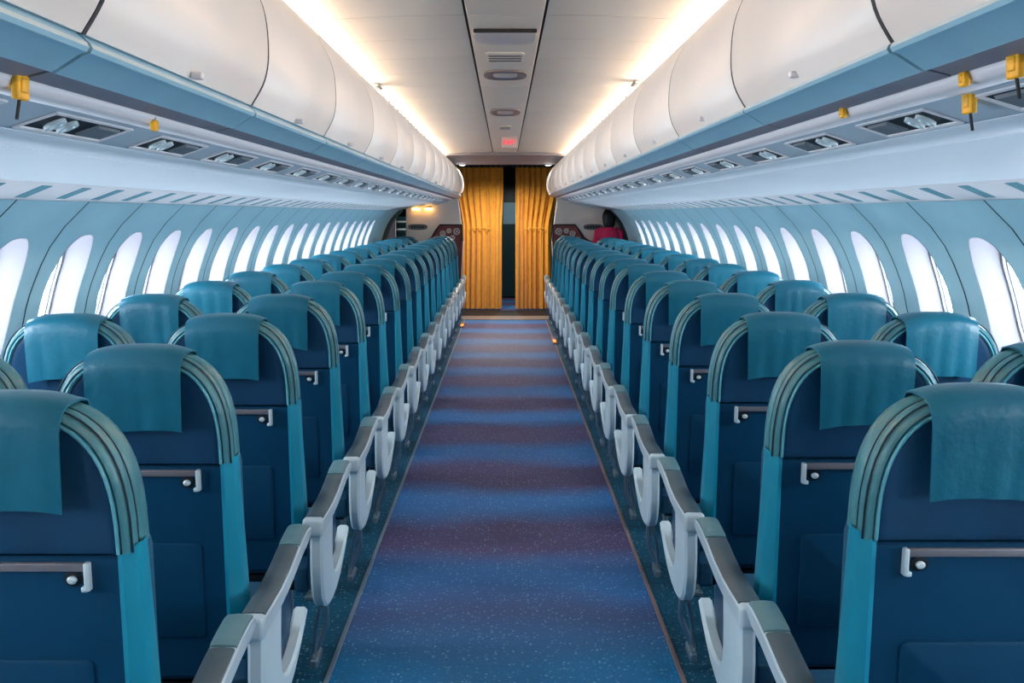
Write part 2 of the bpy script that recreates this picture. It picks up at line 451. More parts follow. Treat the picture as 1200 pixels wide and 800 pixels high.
# ------------------------------------------------------------------ overhead bins
def catmull(pts, n=6):
    out = []
    for i in range(len(pts) - 1):
        p0, p1, p2, p3 = pts[max(i - 1, 0)], pts[i], pts[i + 1], pts[min(i + 2, len(pts) - 1)]
        for k in range(n):
            t = k / n
            out.append(tuple(0.5 * (2 * b_ + (c - a) * t + (2 * a - 5 * b_ + 4 * c - d) * t * t + (-a + 3 * b_ - 3 * c + d) * t**3) for a, b_, c, d in zip(p0, p1, p2, p3)))
    out.append(pts[-1]); return out
DOOR = catmull([(0.800, 2.303), (0.748, 2.268), (0.675, 2.19), (0.618, 2.08), (0.603, 1.97), (0.612, 1.89), (0.646, 1.825)], 5)
BP = 1.065
for s in (-1, 1):
    st = 1.61 if s < 0 else 1.74
    dz = 0.010 * s
    proto = None; n = 0
    y = st - 4 * BP
    k = -4
    while y < YE - 0.2:
        y0_, y1_ = y, min(y + BP, YE - 0.02)
        y += BP; k += 1
        vis = y1_ > 0.8
        lab = 'white overhead bin with blue-grey grip rail, %s row, %s from the near end' % (SIDE[s], ORD[max(0, n)]) if vis else 'white overhead bin of the %s row above the viewer' % SIDE[s]
        if vis: n += 1
        else: continue
        full = abs((y1_ - y0_) - BP) < 0.01
        if proto is None or not full:
            Lb = y1_ - y0_
            g = 0.007
            t = thing('overhead_bin', lab, 'overhead bin', (0, 0, 0), SIDE[s] + ' overhead bins')
            b = MB(mirror=s)
            body = [(0.88, 2.284), (0.82, 2.286)] + [(x + 0.012, z) for x, z in DOOR[1:-1]] + [(0.70, 1.80), (0.744, 1.775 + dz), (0.76, 1.815), (1.45, 1.83), (1.40, 2.31)]
            b.prism_y(body, 0.006, Lb - 0.006)
            b.build('bin_body', M['seam'], t, angle=50)
            b = MB(mirror=s)
            inn = [(x + 0.010, z + 0.002) for x, z in DOOR]
            poly = DOOR + inn[::-1]
            ins = [(x + 0.004, z + 0.001) for x, z in DOOR] + [(x - .001, z) for x, z in inn[::-1]]
            b.loft([[(x, g, z) for x, z in ins], [(x, g + 0.006, z) for x, z in poly], [(x, Lb - g - 0.006, z) for x, z in poly], [(x, Lb - g, z) for x, z in ins]])
            b.build('bin_door', M['bin'], t, angle=50)
            b = MB(mirror=s)
            b.prism_y([(x + .0012, z) for x, z in DOOR] + [(x, z) for x, z in inn[::-1]], -g + .0005, g - .0005)
            b.build('door_seal', M['seam'], t, angle=50)
            b = MB(mirror=s)
            rl = [(0.640, 1.822 + dz), (0.636, 1.814 + dz), (0.640, 1.807 + dz), (0.652, 1.803 + dz), (0.694, 1.776 + dz), (0.702, 1.778 + dz), (0.70, 1.815), (0.66, 1.83)]
            n_ = len(rl); ye = [g, Lb - g]
            b.loft([[(x, yy, z) for x, z in rl] for yy in ye])
            for fi in range(len(b.f)): pass
            # the pale lip along the upper edge of the rail
            for i_ in range(n_):
                b.mi[i_] = 1 if i_ == 0 else 0
            b.build('grip_rail', [M['rail'], M['rail_lip']], t, angle=40)
            b = MB(mirror=s)
            b.prism_y([(0.700, 1.779 + dz), (0.742, 1.768 + dz), (0.744, 1.778 + dz), (0.702, 1.79 + dz)], g, Lb - g)
            b.build('bin_underside', M['bin_under'], t)
            b = MB(mirror=s)
            b.box(0.617, 0.640, Lb / 2 - 0.011, Lb / 2 + 0.011, 1.834 + dz, 1.848 + dz, 0.003)
            b.build('latch', M['molding'], t)
            if proto is None: proto = t
        else:
            t = copy_tree(proto); t['label'] = lab
        t.location = (0, y0_, 0)

# filler over the bins behind the viewer keeps the ceiling closed
for s in (-1, 1):
    b = MB(mirror=s)
    b.prism_y([(0.86, 2.32), (0.62, 2.08), (0.62, 1.90), (0.70, 1.79), (1.45, 1.83), (1.40, 2.32)], Y0, 0.44)
    struct(b.build('trim_%d' % ti, M['bin'])); ti += 1

# cove lights
for s in (-1, 1):
    t = thing('cove_light', 'long warm light strip where the ceiling meets the %s overhead bins' % SIDE[s], 'cove light', (0, 0, 0), 'cove lights')
    b = MB(mirror=s)
    b.prism_y([(0.812, 2.290), (0.868, 2.290), (0.868, 2.314), (0.812, 2.314)], Y0, 14.0)
    b.build('light_lens', M['cove'], t)
    b = MB(mirror=s)
    b.prism_y([(0.803, 2.285), (0.811, 2.285), (0.811, 2.305), (0.804, 2.306)], Y0, 14.0)
    b.build('trough_lip', M['molding'], t)
    k = 0
    while 6.9 + k * 0.29 < 13.9:
        yy = 6.9 + k * 0.29
        b = MB(mirror=s)
        b.prism_x([(yy, 2.300), (yy + 0.05, 2.330), (yy + 0.062, 2.330), (yy + 0.012, 2.300)], 0.79, 0.85)
        b.build('baffle', M['wframe'], t); k += 1
    yb = 6.35 if s < 0 else 6.2
    b = MB(mirror=s); b.box(0.765, 0.825, yb, yb + 0.20, CZ - 0.016, CZ + 0.003, 0.007)
    o = b.build('camera_dome', M['wframe'])
    tag(o, 'small dark ceiling fixture beside the %s light strip' % SIDE[s], 'ceiling fixture', 'ceiling fixtures beside the light strips')

# ------------------------------------------------------------------ ceiling centre units
def cunit(name, label, cat, y0, y1, w, kind):
    t = thing(name, label, cat, (0, (y0 + y1) / 2, 0))
    h = (y1 - y0) / 2
    Z = CZ + 0.028
    def ro(wd, hd, z, n=3.2, taper=0.0):
        out = []
        for i in range(32):
            a, q = sup(2 * pi * i / 32, n); out.append((a * wd * (1 - taper * q), q * hd, z))
        return out
    if kind == 'lamp':
        b = MB(); b.loft([ro(w, h, Z), ro(w, h, Z - 0.010), ro(w - .012, h - .02, Z - .016), ro(w - .05, h - .07, Z - .012), ro(w - .075, h - .10, Z - .004)])
        b.build('housing', M['molding'], t)
        b = MB(); b.tube([(-w * .95, -h * .94, Z - .010), (-w * .5, -h * 1.02, Z - .012), (w * .5, -h * 1.02, Z - .012), (w * .95, -h * .94, Z - .010)], 0.009)
        b.build('dark_lip', M['seam'], t)
    elif kind == 'grille':
        b = MB(); b.loft([ro(w, h, Z, 8), ro(w, h, Z - .006, 8), ro(w - .006, h - .006, Z - .008, 8)]); b.build('plate', M['ceiling'], t)
        for j in range(3):
            b = MB(); yy = -h * .5 + j * h * .5; b.box(-w * .85, w * .85, yy - .012, yy + .012, Z - .0095, Z - .007); b.build('slot', M['seam'], t)
    elif kind == 'recess':
        b = MB(); b.loft([ro(w, h, Z, 3), ro(w, h, Z - .012, 3), ro(w - .02, h - .03, Z - .018, 3), ro(w - .05, h - .08, Z - .006, 3)]); b.build('housing', M['bar'], t)
        b = MB(); b.loft([ro(w - .055, h - .085, Z - .004, 3), ro(w - .055, h - .085, Z - .010, 3)]); b.build('lens', M['silver'], t)
    return t
cunit('ceiling_light', 'wide pale ceiling housing with a dark lip, nearest unit of the centre channel', 'ceiling light', 4.60, 4.98, 0.145, 'lamp')
cunit('ceiling_vent', 'narrow slotted ceiling grille just beyond the wide ceiling housing', 'ceiling vent', 5.28, 5.62, 0.10, 'grille')
cunit('ceiling_light', 'oval recessed ceiling fitting with silver lens beyond the slotted grille', 'ceiling light', 5.92, 6.30, 0.125, 'recess')
cunit('ceiling_light', 'oval ceiling fitting with silver lens, second beyond the slotted grille', 'ceiling light', 8.1, 8.6, 0.12, 'recess')
cunit('ceiling_vent', 'small slotted ceiling grille ahead of the red exit sign', 'ceiling vent', 9.7, 10.1, 0.055, 'grille')
# seam ridge
t = thing('exit_sign', 'small ceiling sign with glowing red EXIT lettering before the curtains', 'exit sign', (0.045, 11.2, 0))
b = MB(); b.box(-0.085, 0.085, -0.015, 0.015, CZ - 0.085, CZ + 0.028, 0.004); b.build('sign_box', M['exitface'], t)
cu = bpy.data.curves.new('lettering', 'FONT'); cu.body = 'EXIT'; cu.size = 0.066; cu.align_x = 'CENTER'; cu.align_y = 'CENTER'; cu.extrude = 0.002
lo = bpy.data.objects.new('lettering', cu); C.objects.link(lo)
dg = bpy.context.evaluated_depsgraph_get()
me = bpy.data.meshes.new_from_object(lo.evaluated_get(dg)); bpy.data.objects.remove(lo)
me.materials.clear(); me.materials.append(M['red'])
lo = bpy.data.objects.new('lettering', me); C.objects.link(lo); lo.parent = t
lo.location = (0, -0.018, CZ - 0.028); lo.rotation_euler = (radians(90), 0, 0)

# ------------------------------------------------------------------ seats
HW = 0.215
def recl(p):
    x, y, z = p
    if z < 0.94: y += (0.94 - z) * 0.16
    else: y -= (z - 0.94) * 0.20
    return (x, y, z)
ZB, ZT = 0.945, 1.222
def arch(i, y, n=2.9, N=28, zb=ZB):
    w, hh = HW - i, ZT - ZB - i
    out = []
    for k in range(N + 1):
        a = pi * k / N
        c, q = sup(a, n)
        out.append((c * w, y, zb + abs(q) * hh))
    return out
def rrect(x0, x1, z0, z1, y, r=0.02, n=4):
    out = []
    for (cx, cz, a0) in ((x1 - r, z1 - r, 0), (x0 + r, z1 - r, 90), (x0 + r, z0 + r, 180), (x1 - r, z0 + r, 270)):
        for k in range(n + 1):
            a = radians(a0 + 90 * k / n); out.append((cx + r * cos(a), y, cz + r * sin(a)))
    return out

def cover_mesh(m, var):
    rnd = random.Random(40 + var)
    b = MB(mirror=m); b.fn = recl
    path = [(0.128, 1.08), (0.131, 1.14), (0.126, 1.19), (0.110, 1.219), (0.085, 1.230), (0.05, 1.232), (0.02, 1.229), (0.0, 1.221), (-0.012, 1.205),
            (-0.017, 1.18), (-0.019, 1.15), (-0.020, 1.12), (-0.021, 1.09), (-0.022, 1.062), (-0.022, 1.035)]
    N = 24; w = 0.115
    f1, f2, a1, p1, p2 = rnd.uniform(30, 60), rnd.uniform(50, 90), rnd.uniform(0.5, 1.2), rnd.uniform(0, 6), rnd.uniform(0, 6)
    sl = rnd.uniform(-0.010, 0.010)
    rings = []
    for sgn in (1, -1):
        pass
    def pt(i, j, off):
        y, z = path[i]; u = j / N * 2 - 1; x = u * w
        drop = 0.275 * (1 - (1 - min(1, abs(x) / HW) ** 2.9) ** (1 / 2.9))
        hang = max(0, (i - 7) / 7)
        fold = (0.0035 * sin(f1 * x + p1) + 0.002 * sin(f2 * x + p2 + 9 * z)) * a1 * hang
        if i < 4 or i > 8: drop *= 0.6
        if i >= 8: y += -abs(fold) - 0.004 * hang; z += sl * u * hang
        # thickness direction
        d = (0, 1) if i < 3 else ((0, -1) if i > 8 else None)
        ang = pi * min(1, max(0, (i - 2) / 7))
        oy, oz = cos(ang) * off, sin(ang) * off
        x *= 1 - 0.04 * hang
        return (x, y + oy, z - drop + oz)
    n = len(path)
    for j in range(N + 1):
        rings.append([pt(i, j, 0.004) for i in range(n)] + [pt(i, j, -0.001) for i in range(n - 1, -1, -1)])
    b.loft(rings)
    return b

def make_seat(m, aisle, label, group):
    """m=+1: the aisle lies on +x"""
    kind = 'aisle' if aisle else 'window'
    t = thing('airplane_seat', label, 'airplane seat', (0, 0, 0), group)
    # lower back shell
    b = MB(mirror=m); b.fn = recl
    b.loft([rrect(-.197, .197, .40, .938, .05), rrect(-.200, .200, .39, .941, .040), rrect(-.200, .200, .39, .941, .006, .012), rrect(-.194, .194, .396, .935, .0, .010)])
    b.build('backrest', M['shell'], t)
    b = MB(mirror=m); b.fn = recl
    b.loft([rrect(-.135, .135, .50, .745, .002, .012), rrect(-.135, .135, .50, .745, -.004, .012), rrect(-.130, .130, .505, .740, -.006, .010)])
    b.build('literature_pocket', M['shell'], t)
    # side trims, chamfered rails along the edges of the back
    for e in (-1, 1):
        b = MB(mirror=m); b.fn = recl
        rings = []
        for z, k in ((.36, 0), (.60, 0), (.88, 0), (.915, 0), (.932, .3), (.942, .75)):
            o, i_ = (.222 + .018 * max(0, (.9 - z)) / .5), .190
            y0_, y1_ = -.002, .085
            top = 1 - k
            zz = lambda x: z + (0.016 * (x - i_) / (o - i_) if z > .93 else 0)
            rings.append([(e * i_, y0_ + .002, zz(i_)), (e * (i_ + .010), y0_ - .003, zz(i_ + .01)), (e * (o - .016), y0_ + .006, zz(o - .016)), (e * (o - .004), y0_ + .022, zz(o)),
                          (e * o, y0_ + .05, zz(o)), (e * (o - .006), y1_ - .012 * k, zz(o)), (e * (i_ + .004), y1_ - .01 * k, zz(i_))])
        b.loft(rings)
        b.build('side_trim', M['trim'], t, angle=28)
    # front cushion of the back
    b = MB(mirror=m); b.fn = recl
    b.loft([rrect(-.195, .195, .42, .96, .045, .03), rrect(-.213, .213, .41, .97, .075, .03), rrect(-.213, .213, .41, .97, .115, .04), rrect(-.16, .16, .44, .95, .135, .04)])
    b.build('back_cushion', M['fabric'], t, angle=50)
    # headrest: leather hood round a recessed panel
    b = MB(mirror=m); b.fn = recl
    seq = [(.05, .135), (.022, .130), (.005, .110), (0, .088), (0, .060), (.004, .052), (.0075, .050), (.003, .046), (0.0005, .040), (0.0015, .022), (.005, .008), (.011, .0), (.015, -.002), (.0175, .003), (.024, .024)]
    b.loft([arch(i, y) for i, y in seq])
    b.build('headrest', M['leather'], t, angle=60)
    hr = t.children[-1] if t.children else None
    b = MB(mirror=m); b.fn = recl
    seq = [(.0185, .03), (.019, .001), (.0205, -.004), (.0235, -.005), (.026, -.002), (.028, .006)]
    b.loft([arch(i, y) for i, y in seq])
    b.build('shell_rim', M['ridge'], t, angle=60)
    b = MB(mirror=m); b.fn = recl
    seq = [(.026, .02), (.028, .004), (.034, .0025), (.044, .005)]
    b.loft([arch(i, y) for i, y in seq])
    b.build('headrest_panel', M['navy'], t, angle=50)
    for (i, y) in ((.0065, .0500), (.0040, .0115)):
        b = MB(mirror=m); b.fn = recl
        a = arch(i - .003, y)
        b.tube(a, 0.0019, 6)
        b.build('piping', M['piping'], t)
    # table bar with brackets and latch
    b = MB(mirror=m); b.fn = recl
    b.box(-.140, .134, -.012, .001, .916, .932, .003); b.build('table_bar', M['bar'], t)
    for e in (-1, 1):
        b = MB(mirror=m); b.fn = recl
        b.box(e * .138 - .005, e * .138 + .005, -.016, .001, .880, .933, .003)
        b.box(min(e * .138, e * .126), max(e * .138, e * .126), -.014, .001, .878, .888, .003)
        b.build('bracket', M['silver'], t)
    b = MB(mirror=m); b.fn = recl
    dsk = lambda r, y, cx=.110, cz=.900: [(cx + r * cos(2 * pi * k / 16), y, cz + r * .85 * sin(2 * pi * k / 16)) for k in range(16)]
    b.loft([dsk(.017, .001), dsk(.017, -.003), dsk(.013, -.004)])
    la = b.build('table_latch', M['dark'], t)
    b = MB(mirror=m); b.fn = recl
    b.loft([dsk(.008, -.003), dsk(.009, -.010), dsk(.005, -.014)]); b.build('latch_knob', M['silver'], la)
    # cover
    cover_mesh(m, 0).build('headrest_cover', M['cover'], t, angle=60)
    # seat cushion and frame
    b = MB(mirror=m)
    b.box(-.205, .205, .10, .56, .37, .475, .035); b.build('seat_cushion', M['fabric'], t, angle=50)
    b = MB(mirror=m)
    b.box(-.20, .20, .12, .53, .335, .368, .006)
    for yy in (.17, .45): b.tube([(-.22, yy, .32), (.22, yy, .32)], .019, 10)
    b.build('seat_frame', M['dark'], t)
    for yy, y2 in ((.17, .12), (.45, .50)):
        b = MB(mirror=m)
        b.tube([(.10, yy, .325), (.10, (yy * .4 + y2 * .6), .12), (.10, y2, .012)], [.014, .013, .016], 10)
        b.box(.075, .125, y2 - .04, y2 + .04, 0.0, .018, .005)
        b.build('leg', M['steel'], t)
    b = MB(mirror=m); b.tube([(.10, .16, .06), (.10, .46, .27)], .009, 8); b.build('leg_brace', M['steel'], t)
    b = MB(mirror=m); b.box(-.20, .17, .13, .15, .10, .16, .006); b.tube([(-.15, .14, .16), (-.15, .14, .32)], .008); b.build('life_vest_box', M['dark'], t)
    # armrest: towards the aisle on the aisle seat, shared one on the window side
    if aisle:
        ax0, ax1 = .2575, .3205
        cy, cz = zip(*[(-.10, .612), (0.0, .612), (.10, .613), (.20, .622), (.30, .640), (.38, .652), (.44, .657), (.475, .654), (.49, .648)])
        prof_t = list(zip(cy, cz))
        bot = [(.485, .628), (.44, .612), (.36, .604), (.28, .590), (.18, .574), (.08, .566), (-.10, .562)]
        b = MB(mirror=m); b.prism_x(prof_t + bot, ax0, ax1, .006); ar = b.build('armrest', M['silver'], t, angle=40)
        # dark pad on top (rear stretch) and pale front cap
        def ribbon(y0_, y1_, nm, mat, w0, w1, h):
            b = MB(mirror=m)
            import bisect
            def zt(y):
                for (a, za), (c, zc) in zip(prof_t, prof_t[1:]):
                    if a <= y <= c: return za + (zc - za) * (y - a) / (c - a)
                return prof_t[-1][1]
            ys = [y0_ + (y1_ - y0_) * k / 12 for k in range(13)]
            rings = []
            for y in ys:
                z = zt(y); ed = min(1, (min(y - y0_, y1_ - y) + .004) / .012)
                hh = h * (0.4 + 0.6 * ed)
                rings.append([(w0, y, z - .006), (w0, y, z + hh * .5), (w0 + .006, y, z + hh), ((w0 + w1) / 2, y, z + hh * 1.25), (w1 - .006, y, z + hh), (w1, y, z + hh * .5), (w1, y, z - .006)])
            b.loft(rings); b.build(nm, mat, ar, angle=40)
        ribbon(-.078, .318, 'armrest_pad', M['pad'], ax0 + .004, ax1 - .004, .008)
        ribbon(.328, .470, 'armrest_cap', M['padcap'], ax0 + .003, ax1 - .003, .008)
        # rounded end facing the viewer
        b = MB(mirror=m)
        b.box(ax0 - .001, ax1 + .001, -.112, -.076, .558, .618, .014); b.build('armrest_end', M['silver'], ar, angle=50)
        # U-shaped side panel
        ring_o = [(-.095, .575), (-.095, .47), (-.085, .41), (-.060, .355), (-.02, .318), (.03, .300), (.10, .295), (.18, .302), (.26, .322), (.33, .352), (.40, .392), (.446, .425)]
        ring_i = [(.440, .436), (.38, .405), (.31, .378), (.25, .364), (.19, .362), (.145, .374), (.115, .40), (.10, .44), (.097, .50), (.097, .575)]
        b = MB(mirror=m); b.prism_x(ring_o + ring_i, .278, .318, .008); b.build('armrest_panel', M['panelw'], t, angle=30)
        b = MB(mirror=m)
        b.prism_x([(-.05, .56), (-.05, .45), (-.02, .37), (.04, .34), (.11, .335), (.18, .34), (.26, .36), (.33, .39), (.38, .43), (.36, .50), (.30, .57)], .262, .284, .004)
        b.build('panel_backing', M['shell'], t)
        b = MB(mirror=m)
        b.tube([(.29, .13, .30), (.29, .15, .20), (.25, .17, .10)], .010); b.tube([(.29, .02, .30), (.27, .06, .22), (.25, .12, .10)], .008)
        b.box(.245, .268, .09, .20, .07, .10, .006)
        b.build('support_bracket', M['steel'], t)
        b = MB(mirror=m); b.box(.215, .262, -.02, .36, .36, .44, .01); b.build('side_skirt', M['fabric'], t)
    else:
        ax0, ax1 = .226, .262
        b = MB(mirror=m); b.prism_x([(.04, .612), (.30, .640), (.46, .650), (.49, .640), (.48, .615), (.25, .585), (.04, .565)], ax0, ax1, .008)
        ar = b.build('armrest', M['silver'], t)
        b = MB(mirror=m); b.prism_x([(.05, .618), (.30, .646), (.44, .655), (.44, .645), (.30, .636), (.05, .608)], ax0 + .005, ax1 - .005, .003); b.build('armrest_pad', M['pad'], ar)
        b = MB(mirror=m); b.box(ax0 + .01, ax1 - .01, .08, .16, .33, .60, .008); b.build('armrest_post', M['shell'], t)
    return t

ROWS = {-1: [1.86, 2.53], 1: [1.94, 2.60]}
for s in (-1, 1):
    base = 3.31 if s < 0 else 3.36
    ROWS[s] += [base + 0.80 * k for k in range(15)]
covers = {}
for s in (-1, 1):
    for aisle in (True, False):
        proto = None
        kind = 'aisle' if aisle else 'window'
        grp = '%s %s seats' % (SIDE[s], kind)
        mat = M['cover']
        X = 0.878 if aisle else 1.375
        for k, D in enumerate(ROWS[s]):
            lab = ('teal and navy aisle seat, %s block, %s row from the near end' if aisle else
                   'teal seat beside the windows, %s block, %s row from the near end') % (SIDE[s], ORD[k])
            if proto is None:
                proto = t = make_seat(-s, aisle, lab, grp)
                vs = [next(c for c in t.children if c.name.startswith('headrest_cover')).data]
                for v in range(1, 5):
                    o = cover_mesh(-s, v + (10 if s > 0 else 0)).build('headrest_cover', mat, None, angle=60)
                    vs.append(o.data); bpy.data.objects.remove(o)
            else:
                t = copy_tree(proto); t['label'] = lab
                cv = next(c for c in t.children if c.name.startswith('headrest_cover'))
                cv.data = vs[(k * 3 + (s > 0)) % 5]
            t.location = (s * X, D, 0)
            if s > 0 and not aisle and k == 15: break

# ------------------------------------------------------------------ far end
VE = 19.3
for s in (-1, 1):
    b = MB(mirror=s)
    # end wall either side of the doorway, and vestibule walls
    b.box(1.60, 1.95, YE, YE + 0.06, 0, 2.4)
    struct(b.build('wall_end_' + ('left' if s < 0 else 'right'), M['pinkgrey']))
    b = MB(mirror=s)
    zs = [0.02 + (1.592 - 0.02) * k / 24 for k in range(25)]
    b.loft([[(wx(z) + 0.004 - e, y, z) for z in zs] for y, e in ((14.74, 0.0), (14.80, 0.03), (15.0, 0.035), (15.3, 0.02))], closed=False, cap0=False, cap1=False)
    struct(b.build('trim_%d' % ti, M['teal_dark'])); ti += 1
b = MB()
b.box(-1.95, -1.9, YE, VE, 0, 2.45); b.box(1.9, 1.95, YE, VE, 0, 2.45)
b.box(-1.95, 1.95, YE - 0.55, VE, 2.42, 2.5)
b.box(-1.95, 1.95, VE, VE + 0.05, 0, 2.5)
struct(b.build('wall_front', M['black']))

def partition(s):
    t = thing('class_partition', 'beige cabin partition with ornamented maroon lower panel, %s side of the curtains' % SIDE[s], 'partition', (0, 0, 0), 'partitions at the cabin end')
    x0, x1 = (0.60, 1.43) if s < 0 else (0.67, 1.44)
    b = MB(mirror=s)
    R = lambda i, y: [(x0 + i + .05, y, 0.01), (x0 + i, y, 1.15), (x0 + i + 0.05, y, 1.55), (x0 + i + .10, y, 1.9), (x1 - i, y, 1.9), (x1 - i, y, 1.3), (x1 - i - .03, y, 0.01)]
    b.loft([R(.006, 15.10), R(0, 15.106), R(0, 15.16), R(.006, 15.166)])
    b.build('panel', M['beige'], t)
    b = MB(mirror=s)
    o = 0.0
    pol = [(x0 + .055, .30), (x0 + .012, 1.15), (x0 + .03, 1.385), (x0 + .34, 1.385), (x0 + .40, 1.30), (x0 + .46, 1.20), (x0 + .58, 1.13), (x0 + .73, 1.06), (x1 - .08, 1.02), (x1 - .06, .30)]
    b.prism_y([(x, z) for x, z in pol], 15.094, 15.101); b.build('ornament_panel', M['maroon'], t)
    b = MB(mirror=s); b.tube([(x, 15.092, z) for x, z in pol[1:9]], .012, 8); b.build('ornament_edge', M['dark'], t)
    for i, (mx, mz, r) in enumerate(((.10, 1.29, .042), (.21, 1.30, .030), (.30, 1.26, .036), (.16, 1.20, .030), (.38, 1.18, .030))):
        b = MB(mirror=s)
        ring = [(x0 + mx + r * cos(2 * pi * k / 20), 15.090, mz + r * sin(2 * pi * k / 20)) for k in range(21)]
        b.tube(ring, .008, 6)
        for q in range(4):
            a = q * pi / 2 + .5; b.tube([(x0 + mx, 15.09, mz), (x0 + mx + r * .8 * cos(a), 15.09, mz + r * .8 * sin(a))], .006, 5)
        b.build('rosette', M['motif'], t)
    # oval grab handle with slots
    b = MB(mirror=s); hx, hz = x1 - .17, 1.355
    el = lambda a_, c_, y: [(hx + a_ * sup(2 * pi * k / 28, 3)[0], y, hz + c_ * sup(2 * pi * k / 28, 3)[1]) for k in range(28)]
    b.loft([el(.14, .042, 15.101), el(.14, .042, 15.088), el(.125, .028, 15.086), el(.118, .022, 15.094)]); hd = b.build('grab_recess', M['wframe'], t)
    for k in range(5):
        b = MB(mirror=s); xx = hx - .09 + k * .04; b.box(xx, xx + .022, 15.085, 15.093, hz - .016, hz + .016, .003); b.build('slot', M['seam'], hd)
    return t
for s in (-1, 1): partition(s)

# curtains
def curtain(s, label, tops, bots, y=16.75):
    t = thing('curtain', label, 'curtain', (0, y, 0), 'ochre curtains')
    N, K = 72, 26
    zt, zb = 2.284, 0.03
    b = MB(); fr, bk = [], []
    rnd = random.Random(5 if s < 0 else 9)
    ph = [rnd.uniform(0, 6) for _ in range(4)]
    for j in range(K + 1):
        v = j / K; z = zt + (zb - zt) * v
        e = min(1, max(0, (v - .12) / .33)); e = e * e * (3 - 2 * e)
        xa, xb = tops[0] + (bots[0] - tops[0]) * e, tops[1] + (bots[1] - tops[1]) * e
        row = []
        for i in range(N + 1):
            u = i / N
            amp = .042 * (0.55 + .45 * min(1, v * 3))
            f = sin(2 * pi * (7.2 * u + .35 * sin(5.2 * u + ph[3])) + ph[0] + .5 * sin(3 * v + ph[1])) + .35 * sin(2 * pi * 15 * u + ph[2] + v * 2)
            tie = math.exp(-((v - .42) / .05) ** 2)
            row.append((xa + (xb - xa) * u, amp * f * (1 - .4 * tie) - .02 * tie * sin(pi * u), z))
        fr.append(row); bk.append([(x, yy + .004, zz) for x, yy, zz in row])
    rings = [a + c[::-1] for a, c in zip(fr, bk)]
    b.loft(rings); b.build('curtain_cloth', M['curtain'], t, angle=60)
    b = MB()
    xm = (tops[0] + tops[1]) / 2 * .5 + (bots[0] + bots[1]) / 4
    zc = 1.30
    b.tube([(xm - .17 + .34 * k / 10, -.045 - .008 * sin(pi * k / 10), zc + .02 * sin(pi * k / 10)) for k in range(11)], .007, 6)
    b.build('tieback_hem', M['curtain'], t)
    for k in range(9):
        x = tops[0] + .03 + (tops[1] - tops[0] - .06) * k / 8
        b = MB(); b.tube([(x, .021 * cos(a), 2.310 + .021 * sin(a)) for a in [2 * pi * q / 12 for q in range(13)]], .003, 5); b.build('ring', M['steel'], t)
    return t
curtain(-1, 'ochre pleated curtain hanging on the port half of the doorway', (-0.80, -0.03), (-0.70, -0.055))
curtain(1, 'ochre pleated curtain hanging on the starboard half of the doorway', (0.165, 0.86), (0.165, 0.74))
t = thing('curtain_rail', 'dark curtain rail across the top of the doorway', 'curtain rail', (0, 16.75, 0))
b = MB(); b.tube([(-1.9, 0, 2.31), (1.9, 0, 2.31)], .012, 10); b.build('rail', M['seam'], t)
for x in (-1.4, -0.9, 0.9, 1.4):
    b = MB(); b.box(x - .012, x + .012, -.012, .012, 2.31, 2.42, .003); b.build('hanger', M['steel'], t)
# spot lamps under the header, plus one added unseen to brighten the passage
for i, (x, y, z) in enumerate(((-0.60, 14.66, 2.235), (0.60, 14.66, 2.235), (0.10, 15.6, 2.42), (-0.28, 15.6, 2.42), (0.08, 18.0, 2.42))):
    lab = ['round downlight under the ceiling drop beside the port bins', 'round downlight under the ceiling drop beside the starboard bins',
           'small downlight above the gap between the ochre curtains', 'small downlight above the port ochre curtain', 'added fill light in the passage beyond the ochre curtains'][i]
    t = thing('downlight', lab, 'downlight', (x, y, z), 'downlights before the curtains')
    r_ = .055 if i < 2 else .03
    ci = lambda r, zz: [(r * cos(2 * pi * k / 20), r * sin(2 * pi * k / 20), zz) for k in range(20)]
    b = MB(); b.loft([ci(r_, 0), ci(r_, -.012), ci(r_ * .8, -.014), ci(r_ * .75, -.006)]); b.build('rim', M['silver'], t)
    lp = bpy.data.lights.new('lamp_light', 'SPOT'); lp.energy = 8 if i < 2 else (62 if i < 4 else 30); lp.color = (1, .95, .88); lp.spot_size = radians(150); lp.spot_blend = .6; lp.shadow_soft_size = .03
    lpo = bpy.data.objects.new('lamp_light', lp); C.objects.link(lpo); lpo.parent = t; lpo.location = (0, 0, -.03)
    b = MB(); b.loft([ci(r_ * .76, -.005), ci(r_ * .76, -.012), ci(r_ * .5, -.016)]); b.build('bulb', M['spot'], t)
# warm lamps on the port partition
for i, x in enumerate((-1.28, -1.10)):
    t = thing('wall_lamp', 'small warm lamp glowing on the port partition, %s' % ('nearer the window' if i == 0 else 'nearer the curtain'), 'wall lamp', (x, 15.09, 1.63), 'warm lamps on the port partition')
    b = MB(); b.box(-.045, .045, -.03, .01, -.02, .03, .008); b.build('lamp_base', M['bar'], t)
    b = MB(); b.box(-.06, .06, -.06, -.02, -.035, .0, .012); b.build('lamp_glass', M['warm'], t)
